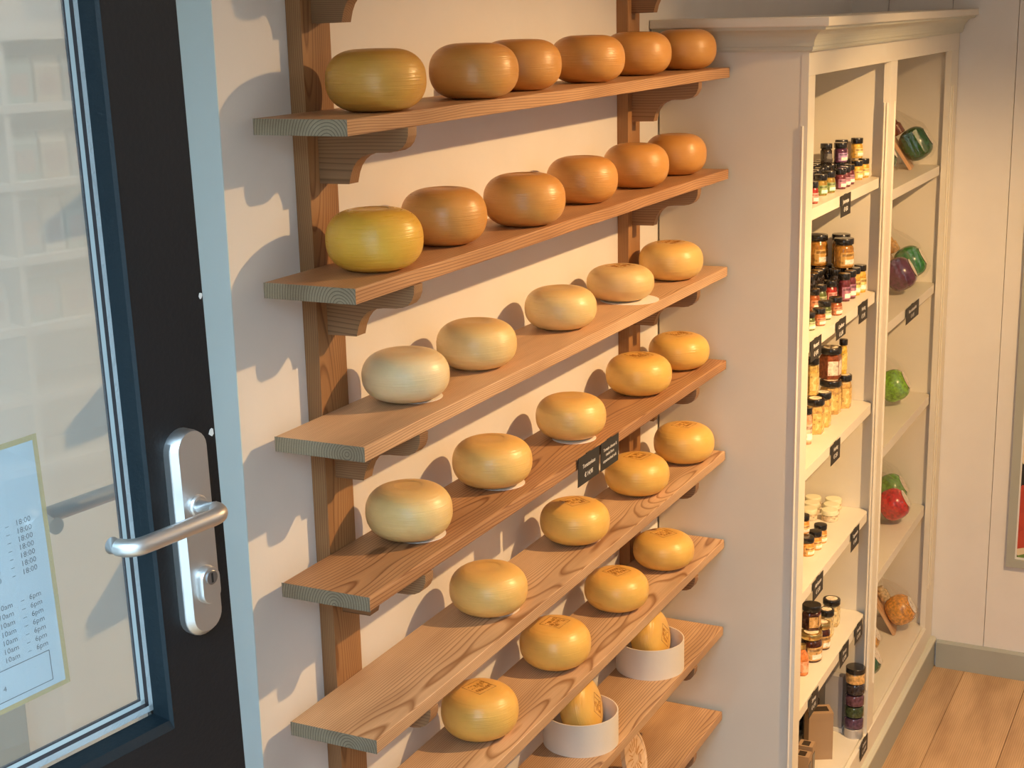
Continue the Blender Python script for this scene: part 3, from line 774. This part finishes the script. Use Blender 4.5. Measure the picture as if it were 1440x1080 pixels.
# flask of orange sauce, lowest full shelf
fb = empty('sauce_bottle', (2.1899, -0.3374, .686)); tag(fb, f'bottle of orange sauce half behind the cabinet post on the {S5}', 'bottle')
obj('bottle_body', MB().lathe([(.018, 0), (.0207, .003), (.0207, .060), (.016, .074), (.010, .084), (.010, .090)], seg=24), jm('orange_sauce', (0.75, 0.24, 0.07)), fb, local=True)
obj('cap', MB().lathe([(.0112, .0895), (.0112, .104), (.006, .1045)], seg=20), LIDG, fb, local=True)
obj('paper_label', arc_band(.0207, .012, .050, math.radians(-250), math.radians(-10), 14), labm((0.80, 0.36, 0.20)), fb, local=True)

# clear tube of stacked jars on the bay floor
tw = empty('jar_tube', (2.712, -0.392, .235)); tag(tw, 'tall clear tube of stacked dark jars with black top on the bay floor', 'gift tube')
obj('base_cup', MB().lathe([(.034, 0), (.034, .034), (.0335, .0345)], seg=30), mat('silver_base', (0.55, 0.52, 0.50), 0.3, 0.3), tw, local=True)
for k_, (c_, z0_) in enumerate(zip([(0.10, 0.05, 0.09), (0.05, 0.07, 0.03), (0.12, 0.05, 0.07), (0.04, 0.03, 0.03), (0.66, 0.38, 0.13)], (.035, .079, .123, .167, .208))):
    obj('stacked_jar', MB().lathe([(.028, z0_), (.0335, z0_ + .003), (.0335, z0_ + .034), (.029, z0_ + .040)], seg=26), jm('tube_contents_%d' % k_, c_), tw, local=True)
obj('lid', MB().lathe([(.0345, .249), (.0345, .266), (.033, .2675), (.01, .268)], seg=28), LID, tw, local=True)

# kraft boxes on the bay floor
kraft = paint('kraft_cardboard', (0.40, 0.265, 0.155), 0.7, 0.08, 0.1)
kraftd = mat('dark_box_window', (0.05, 0.035, 0.025), 0.25)


def kraft_box(x, y, w, d, h, rz, label, front):
    o = empty('gift_box', (x, y, .235), (0, 0, math.radians(rz))); tag(o, label, 'box')
    obj('carton', MB().box(-w / 2, -d / 2, 0, w / 2, d / 2, h), kraft, o, local=True, bevel=0.0015)
    obj('flap', MB().box(-w / 2 + .001, -d / 2 - .0012, h * .86, w / 2 - .001, -d / 2 - .0001, h), kraft, o, local=True)
    obj('top_window', MB().box(-w * .36, -d * .25, h + .0001, w * .36, d * .25, h + .001), kraftd, o, local=True)
    if front: obj('front_window', MB().box(-w * .34, -d / 2 - .0012, h * .25, w * .34, -d / 2 - .0001, h * .80), kraftd, o, local=True)
    return o


kraft_box(2.515, -0.315, .085, .070, .176, -62, 'brown kraft carton standing plain side out on the bay floor', False)
kraft_box(2.235, -0.335, .045, .050, .145, 2, 'slim kraft box with dark window half behind the post, bay floor', True)
kraft_box(2.300, -0.330, .045, .050, .150, 2, 'slim kraft box with dark window, second from the post, bay floor', True)
for k_, (gx, gy) in enumerate(((2.63, -0.25), (2.69, -0.245), (2.63, -0.19), (2.69, -0.19))):
    jar('black', gx, gy, .235, .0260, .125, 'dark jar standing at the back behind the kraft carton, bay floor', 'dark jars on the bay floor')
gb = empty('grey_carton', (2.735, -0.316, .235), (0, 0, math.radians(-3))); tag(gb, 'upright grey carton between the kraft box and the jar tube', 'box')
obj('carton', MB().box(-.018, -.032, .012, .018, .032, .215), paint('grey_carton_board', (0.42, 0.41, 0.43), 0.6), gb, local=True, bevel=.0015)
obj('tray', MB().box(-.022, -.036, 0, .022, .036, .016), 'chalk', gb, local=True)

# price cards along the cabinet shelves: (x0, x1, z_top, height, words, label)
PC = [
 (2.234, 2.352, 2.2355, .066, 'Jammetjes', '€ 4,50', 'black price card on the top left cabinet shelf under purple jars'),
 (1.932, 2.048, 1.8495, .063, 'Mosterd', '€ 4,95', 'black price card nearest the post on the second left cabinet shelf'),
 (2.224, 2.340, 1.8495, .058, 'Confituur', '€ 6,95', 'black price card in the middle of the second left cabinet shelf'),
 (2.512, 2.627, 1.8515, .064, 'Honing', '€ 9,95', 'black price card farthest along the second left cabinet shelf'),
 (2.203, 2.315, 1.4605, .066, 'Honing', '€ 7,50', 'single black price card on the third left cabinet shelf'),
 (2.030, 2.148, 1.0700, .064, 'Abrikozen', '€ 5,50', 'black price card nearest the post on the fourth left cabinet shelf'),
 (2.508, 2.618, 1.0735, .069, 'Tapenade', '€ 4,95', 'black price card far along the fourth left cabinet shelf'),
 (2.020, 2.130, .6840, .066, 'Siroop', '€ 6,95', 'black price card nearest the post on the lowest full cabinet shelf'),
 (2.408, 2.522, .6865, .062, 'Stroop', '€ 5,95', 'black price card in the middle of the lowest full cabinet shelf'),
 (2.610, 2.716, .6890, .062, 'Honing', '€ 8,95', 'black price card at the far end of the lowest full cabinet shelf'),
]
for x0, x1, zt, hh, w1, w2, lab in PC:
    card(x0, x1, zt, hh, -0.4085, lab, 'price cards on the cabinet', [(w1, -0.021, 0.0175, 0.0005), (w2, -0.046, 0.0185, 0.0005)], 0)
card(2.630, 2.734, 0.246, .066, -0.4385, 'black price card leaning on the bottom rail of the cabinet', 'price cards on the cabinet', [('Cadeau', -0.021, 0.0175, 0.0005), ('€ 19,95', -0.046, 0.0185, 0.0005)], 0)
card(3.250, 3.475, 1.7005, .061, -0.4085, 'wide price card on the second shelf of the right bay', 'price cards on the cabinet', [('Kaas cadeaupakket', -0.020, 0.0180, 0.0005), ('€ 14,95', -0.044, 0.0185, 0.0005)], 0)


# ------------------------------------------------------------------ wrapped cheese gift sets in the right bay
def wax(name, color): return jm(name, color, 0.25, 0.5)


def gift_set(x, y, z, lean, rz, color, cname, label, board=True, bottle=None, rr=0.050, sc=1.0):
    rz = rz + 16; rr = rr * 1.28; y = y - 0.030
    o = empty('cheese_gift_set', (x, y, z), (math.radians(-lean), 0, math.radians(rz)))
    tag(o, label, 'gift set', 'wrapped cheese gift sets in the right bay')
    if board:
        bm = MB().prism([(-.058, .004), (.058, .004), (.058, .190), (.030, .215), (.012, .222), (.012, .250), (-.012, .250), (-.012, .222), (-.030, .215), (-.058, .190)], 0.0, 0.012, 'y')
        obj('board', bm, 'board', o, local=True, bevel=.0015)
    tilt = Matrix.Rotation(PI / 2, 4, 'X')
    hh = rr * 1.7
    w = MB().lathe(wheel_prof(rr, hh, 16), seg=30)
    w.v = [tuple(tilt @ Vector(v) + Vector((0, -.001, rr + (.012 if board else -.002)))) for v in w.v]
    obj('mini_cheese', w, wax(cname, color), o, local=True)
    d = MB().lathe([(rr * .58, 0), (rr * .58, .0012)], seg=26, smooth=False)
    d.v = [tuple(tilt @ Vector(v) + Vector((0, -.0008 - hh, rr + (.012 if board else -.002)))) for v in d.v]
    obj('round_sticker', d, labm((0.84, 0.74, 0.62)), o, local=True)
    if bottle:
        obj('small_jar', MB().lathe([(.018, rr * 2 + .012), (.022, rr * 2 + .015), (.022, rr * 2 + .050), (.015, rr * 2 + .058), (.015, rr * 2 + .072)], (0, -.026, 0), 20), jm(bottle[0], bottle[1]), o, local=True)
    # cellophane: loose skin round the cheese gathered into a tuft at the top
    cm = MB(); seg = 22; rings = [(.050, .034, .004), (rr * 1.12, hh * .60, .030), (rr * 1.10, hh * .60, rr * 2), (.034, .034, rr * 2 + .06), (.008, .008, rr * 2 + .095), (.020, .016, rr * 2 + .118), (.030, .022, rr * 2 + .140)]
    vs = []
    for (a_, b_, z_) in rings:
        for k_ in range(seg):
            t_ = 2 * PI * k_ / seg; jit = 1 + random.uniform(-.07, .07)
            vs.append((a_ * jit * math.cos(t_), -hh * .5 + b_ * jit * math.sin(t_), z_ + random.uniform(-.004, .004)))
    cm.add(vs, [(i_ * seg + k_, i_ * seg + (k_ + 1) % seg, (i_ + 1) * seg + (k_ + 1) % seg, (i_ + 1) * seg + k_) for i_ in range(len(rings) - 1) for k_ in range(seg)], 0, False)
    obj('cellophane', cm, 'cello', o, local=True)
    return o


gift_set(3.66, -0.300, 2.1735, 33, -8, (0.008, 0.085, 0.012), 'dark_green_wax', 'gift set of dark green cheese on a board, top shelf of right bay', True, ('brown_mustard', (0.20, 0.06, 0.03)))
gift_set(3.12, -0.280, 2.1735, 33, -8, (0.02, 0.10, 0.025), 'dark_green_wax', 'second green gift set half behind the mullion, top shelf of right bay', True, None)
gift_set(3.72, -0.280, 1.7035, 30, -6, (0.010, 0.20, 0.020), 'green_wax', 'green cheese gift set on the second shelf of the right bay', True, ('mustard', (0.62, 0.36, 0.12)))
gift_set(3.50, -0.280, 1.7035, 30, -6, (0.11, 0.02, 0.06), 'purple_wax', 'purple cheese gift set beside the green one, second shelf of right bay', False, ('lime_relish', (0.40, 0.48, 0.07)))
gift_set(3.57, -0.255, 1.2445, 28, -6, (0.22, 0.46, 0.03), 'light_green_wax', 'light green wrapped cheese on the third shelf of the right bay', False, None)
gift_set(3.72, -0.235, .7665, 30, -6, (0.14, 0.36, 0.02), 'light_green_wax_2', 'light green wrapped cheese on the fourth shelf of the right bay', False, None)
gift_set(3.53, -0.285, .7665, 30, -6, (0.60, 0.025, 0.02), 'red_wax', 'red wrapped cheese on the fourth shelf of the right bay', False, None)
gift_set(3.71, -0.300, .2365, 30, -8, (0.76, 0.34, 0.05), 'orange_wax', 'yellow cheese gift set leaning on a board on the right bay floor', True, ('grain_mustard', (0.66, 0.50, 0.28)))
gift_set(3.40, -0.215, .2365, 30, -8, (0.74, 0.38, 0.06), 'yellow_wax', 'yellow cheese gift set behind the board on the right bay floor', False, None)
gift_set(3.18, -0.270, .2365, 30, -8, (0.02, 0.12, 0.05), 'teal_wax', 'dark green gift set half behind the mullion on the right bay floor', False, None)

# ------------------------------------------------------------------ framed picture on the end wall
pf = empty('picture_frame', (3.95, -1.0, 0.5)); tag(pf, 'sage green framed food picture on the far wall', 'picture')
fy0, fy1, fz0, fz1, fw = -0.722, -1.40, 0.503, 2.10, 0.034
for n_, q in (('frame_side', (fy0, fz0, fy0 - fw, fz1)), ('frame_side', (fy1 + fw, fz0, fy1, fz1)), ('frame_rail', (fy0 - fw, fz0, fy1 + fw, fz0 + fw)), ('frame_rail', (fy0 - fw, fz1 - fw, fy1 + fw, fz1))):
    obj(n_, MB().box(3.928, q[0], q[1], 3.9495, q[2], q[3]), M['base'], pf, bevel=.003)
obj('inner_lip', MB().box(3.938, fy0 - fw, fz0 + fw, 3.947, fy0 - fw - .006, fz1 - fw).box(3.938, fy0 - fw - .006, fz0 + fw, 3.947, fy1 + fw, fz0 + fw + .008), 'chalk', pf)
pm_ = mat('printed_food_picture', (0.5, 0.2, 0.1), 0.3); t = NT(pm_)
tc = t.n('TexCoord'); vo = t.n('TexVoronoi', Scale=13.0); t.l(tc.outputs['Object'], vo.inputs['Vector'])
sx_ = t.n('SeparateColor'); t.l(vo.outputs['Color'], sx_.inputs[0])
t.l(t.ramp(sx_.outputs[0], [(0.0, (0.02, 0.018, 0.015)), (0.22, (0.50, 0.06, 0.03)), (0.45, (0.75, 0.62, 0.42)), (0.62, (0.45, 0.05, 0.025)), (0.75, (0.14, 0.24, 0.05)), (0.88, (0.72, 0.52, 0.30))], 'CONSTANT'), t.b.inputs['Base Color'])
obj('picture', MB().box(3.944, fy0 - fw - .006, fz0 + fw + .008, 3.9492, fy1 + fw, fz1 - fw), pm_, pf)

# ------------------------------------------------------------------ open glazed door with its handle
DU = Vector((0.9838, -0.1779, 0.0227)); DV = Vector((-0.0223, 0.0040, 0.9997)); DW = Vector((-0.1779, -0.9840, 0.0))
E0 = Vector((-0.8904, -0.4538, 2.3668))
door = empty('door_1', E0)
struct(door)
door.rotation_euler = Matrix(((DU.x, DV.x, DW.x), (DU.y, DV.y, DW.y), (DU.z, DV.z, DW.z))).to_euler()
T = -0.046                                     # leaf thickness behind the face
UL, VB, VT = -0.885, -1.150, 0.900
GU, GV = -0.1045, -0.3800                      # glazing opening
obj('stile', MB().box(GU, VB, T, 0.0, VT, 0.0, 0), ['black_paint', 'blue_paint'], door, local=True, bevel=.0012)
obj('stile', MB().box(UL, VB, T, UL - GU * 1.0, VT, 0.0), 'black_paint', door, local=True, bevel=.0012)
obj('bottom_rail', MB().box(UL - GU, VB, T, GU, GV, 0.0), 'black_paint', door, local=True, bevel=.0012)
obj('top_rail', MB().box(UL - GU, VT - 0.115, T, GU, VT, 0.0), 'black_paint', door, local=True, bevel=.0012)
# painted glazing mouldings: sloped inner faces of stile and rail
mv = MB(); v0_, v1_ = GV, VT - .115
mv.add([(GU + .0003, v0_, .0008), (GU + .0003, v1_, .0008), (GU - .0022, v1_, -.004), (GU - .0022, v0_, -.004), (GU - .0072, v1_, -.0265), (GU - .0072, v0_, -.0265), (GU + .0003, v1_, -.0265), (GU + .0003, v0_, -.0265)],
       [(0, 1, 2, 3), (3, 2, 4, 5), (5, 4, 6, 7), (7, 6, 1, 0)])
obj('glazing_bead', mv, 'blue_paint', door, local=True)
mv = MB(); u0_, u1_ = UL - GU, GU
mv.add([(u0_, GV - .0003, .0008), (u1_, GV - .0003, .0008), (u1_, GV + .010, -.004), (u0_, GV + .010, -.004), (u1_, GV + .0150, -.0265), (u0_, GV + .0150, -.0265), (u1_, GV - .0003, -.0265), (u0_, GV - .0003, -.0265)],
       [(0, 1, 2, 3), (3, 2, 4, 5), (5, 4, 6, 7), (7, 6, 1, 0)])
obj('glazing_bead', mv, 'blue_paint', door, local=True)
GB = GV + .0150
def seal(nm, m, a, b, w1):
    s_ = MB().box(GU - a, GB + a, -.030, GU - b, VT - .115, w1).box(UL - GU, GB + a, -.030, GU - a, GB + b, w1)
    obj(nm, s_, m, door, local=True)
seal('sealant', 'sealant', .0050, .0126, -.0255)
seal('gasket', 'rubber', .0126, .0180, -.0258)
seal('spacer', 'spacer', .0180, .0236, -.0256)
seal('gasket', 'rubber', .0236, .0250, -.0258)
obj('glass_pane', MB().box(UL - GU + .004, GV + .006, -.0300, GU + .002 - .012, VT - .113, -.0268), 'glass', door, local=True)

# handle set on the outside face
hp = empty('door_handle', (0, 0, 0)); hp.parent = door; LOC[hp.name] = Vector((0, 0, 0))
def stadium(cu, v0, v1, hw, n=12):
    P = [(cu + hw * math.cos(a), v1 - hw + hw * math.sin(a)) for a in [PI * k_ / n for k_ in range(n + 1)]]
    P += [(cu + hw * math.cos(a), v0 + hw + hw * math.sin(a)) for a in [PI + PI * k_ / n for k_ in range(n + 1)]]
    return P
pl = MB(); A_ = stadium(-.0535, -.2765, -.0225, .0262); B_ = stadium(-.0510, -.2705, -.0245, .0212); n_ = len(A_)
vs = [(a, b, 0.0) for a, b in A_] + [(a, b, .0105) for a, b in A_] + [(a, b, .0175) for a, b in B_]
pl.add(vs, [(i, (i + 1) % n_, n_ + (i + 1) % n_, n_ + i) for i in range(n_)] + [(n_ + i, n_ + (i + 1) % n_, 2 * n_ + (i + 1) % n_, 2 * n_ + i) for i in range(n_)], 0, True)
pl.add(vs[2 * n_:], [tuple(range(n_))])
po = obj('escutcheon_plate', pl, 'steel', hp, local=True, bevel=.0012)
def arc(c, r, a0, a1, n=8):
    return [(c[0] + r * math.cos(a0 + (a1 - a0) * k_ / n), c[1] + r * math.sin(a0 + (a1 - a0) * k_ / n)) for k_ in range(n + 1)]
def lever_path(vv, w_base, w_bar, u_neck, u_end, w_end, r=.019):
    sg = 1 if w_bar > w_base else -1
    P = [(u_neck, w_base)] + [(u, w) for u, w in [(u_neck - r + r * math.cos(t), w_bar - sg * r + sg * r * math.sin(t)) for t in [PI / 2 * k_ / 8 for k_ in range(9)]]]
    P += [(u_end + r - r * math.sin(t), w_bar - sg * r + sg * r * math.cos(t)) for t in [PI / 2 * k_ / 8 for k_ in range(9)]] + [(u_end, w_end)]
    return [(u, vv, w) for u, w in P]
lv = MB().tube(lever_path(-.1135, .017, .066, -.0520, -.1905, .036), .0098, 18)
obj('lever', lv, 'steel', hp, local=True)
rs = MB().lathe([(.0128, 0), (.0128, .003), (.0112, .005)], (-.0520, -.1135, .0172), 28)
obj('rose', rs, 'steel', hp, local=True)
cyl = MB(); A_ = stadium(-.0505, -.2350, -.1885, .0150); B_ = stadium(-.0500, -.2335, -.1900, .0132); n_ = len(A_)
vs = [(a, b, .0172) for a, b in A_] + [(a, b, .0245) for a, b in A_] + [(a, b, .0275) for a, b in B_]
cyl.add(vs, [(i, (i + 1) % n_, n_ + (i + 1) % n_, n_ + i) for i in range(n_)] + [(n_ + i, n_ + (i + 1) % n_, 2 * n_ + (i + 1) % n_, 2 * n_ + i) for i in range(n_)], 0, True)
cyl.add(vs[2 * n_:], [tuple(range(n_))])
obj('lock_guard', cyl, 'steel', hp, local=True)
obj('lock_plug', MB().lathe([(.0088, 0), (.0088, .0012), (.0080, .0018)], (-.0495, -.2020, .0272), 26), 'steel_dark', hp, local=True)
obj('keyhole', MB().box(-.0509, -.2078, .0285, -.0481, -.1962, .0293), 'black', hp, local=True)
# inside lever and plate, seen through the glass
obj('inner_lever', MB().tube(lever_path(-.1135, T - .008, T - .062, -.0520, -.1840, T - .022), .0098, 18), 'steel', hp, local=True)
obj('inner_plate', MB().prism(stadium(-.0520, -.2765, -.0225, .022), T - .010, T, 'z'), 'steel', hp, local=True)
# paint chips along the free edge
for cu, cv, s_ in ((-.0035, .1236, .0045), (-.0058, -.0394, .0062)):
    P = [(cu + s_ * random.uniform(.5, 1) * math.cos(a) * .8, cv + s_ * random.uniform(.5, 1) * math.sin(a)) for a in [2 * PI * k_ / 9 for k_ in range(9)]]
    obj('paint_chip', MB().prism([(min(a, -.0002), b) for a, b in P], -.0002, .0004, 'z'), 'chip', door, local=True)

# opening-hours notice on the glass
sg = empty('opening_hours_notice', E0 + DU * -.2245 + DV * .0115 + DW * -.0316 + DU * .0026)
sg.rotation_euler = (door.rotation_euler.to_matrix() @ Matrix.Rotation(math.radians(1.0), 3, 'Z')).to_euler()
tag(sg, 'gold-edged white opening-hours notice on the door glass', 'notice')
WS, HS, GBD = .212, .2925, .0060
obj('border', MB().box(-WS, -HS, .0002, 0, 0, .0008), 'gold', sg, local=True)
obj('sheet', MB().box(-WS + GBD, -HS + GBD, .0007, -GBD, -GBD, .0012), 'paper_blue', sg, local=True)
def put(txt, u, v, sz, al='RIGHT', b=0.0): lettering('lettering', txt, sg, sz, Matrix.Translation((u, v, .0014)), 'ink', al, b)
for k_ in range(7):
    v_ = -.0895 - .00935 * k_
    put('18:00', -.0215, v_, .0088); put('–', -.0515, v_, .0088, 'CENTER'); put('10:00', -.0670, v_, .0088)
    v_ = -.1760 - .0099 * k_
    put('6pm', -.0215, v_, .0088); put('–', -.0455, v_, .0088, 'CENTER'); put('10am', -.0580, v_, .0088)
fr = MB()
for q in ((-.150, -.2447, -.0215, -.2440), (-.150, -.2800, -.0215, -.2793), (-.0222, -.2800, -.0215, -.2440)):
    fr.box(q[0], q[1], .0012, q[2], q[3], .0015)
obj('line_frame', fr, 'ink', sg, local=True)
put('4', -.0800, -.2660, .0085)

# ------------------------------------------------------------------ shelf unit on the opposite wall (seen mirrored in the door glass)
ork = empty('opposite_shelf_unit', (0.8, -4.2, 0)); tag(ork, 'white shelf unit across the shop mirrored in the door glass', 'shelf unit')
ow = paint('white_shelf_paint', (0.86, 0.86, 0.83), 0.5)
for x_ in (-0.62, 0.10, 0.565, 1.25, 1.95):
    obj('upright', MB().box(x_ - .012, -4.295, 0, x_ + .012, -3.98, 2.78), ow, ork)
OZ = (2.52, 2.25, 1.985, 1.735, 1.48, 1.22)
for z_ in OZ:
    obj('shelf', MB().box(-.62, -4.295, z_ - .028, 1.95, -3.97, z_), ow, ork)
obj('back_panel', MB().box(-.62, -4.299, 0, 1.95, -4.294, 2.80), ow, ork)
obj('top_rail', MB().box(-.64, -4.295, 2.74, 1.97, -3.96, 2.80), ow, ork)
packm = [paint('pack_%s' % n, c, 0.4) for n, c in (('white', (.80, .78, .74)), ('sage', (.42, .52, .48)), ('sand', (.70, .60, .48)), ('slate', (.36, .42, .46)))]
packl = mat('pack_label', (.55, .40, .34), .5)
first = {}
pid = 0
for r_, z_ in enumerate(OZ[:4]):
    x_ = -.56
    while x_ < 1.86:
        w_ = (.095, .10, .075, .12)[r_]; hgt = (.165, .17, .195, .16)[r_]
        if any(abs(x_ + w_ / 2 - u_) < w_ / 2 + .018 for u_ in (-.62, .10, .565, 1.25, 1.95)): x_ += .02; continue
        kd = (r_ + pid) % 4; key = (r_, kd); pid += 1
        if key not in first:
            o = empty('packet', (x_ + w_ / 2, -4.06, z_))
            obj('pouch', MB().prism([(-.03, 0), (.03, 0), (.026, hgt * .75), (.004, hgt), (-.004, hgt), (-.026, hgt * .75)], -w_ / 2, w_ / 2, 'x'), packm[kd], o, local=True)
            obj('front_label', MB().box(-w_ * .34, .0275, hgt * .16, w_ * .34, .0312, hgt * .62), packl, o, local=True)
            first[key] = o
        else:
            src = first[key]; o = src.copy(); COL.objects.link(o); o.location = (x_ + w_ / 2, -4.06, z_)
            for ch_ in list(src.children):
                c_ = ch_.copy(); COL.objects.link(c_); c_.parent = o
        o['label'] = 'packet standing on the white shelf unit across the shop'; o['category'] = 'packet'; o['group'] = 'packets on the opposite shelf unit'
        x_ += w_ + .014
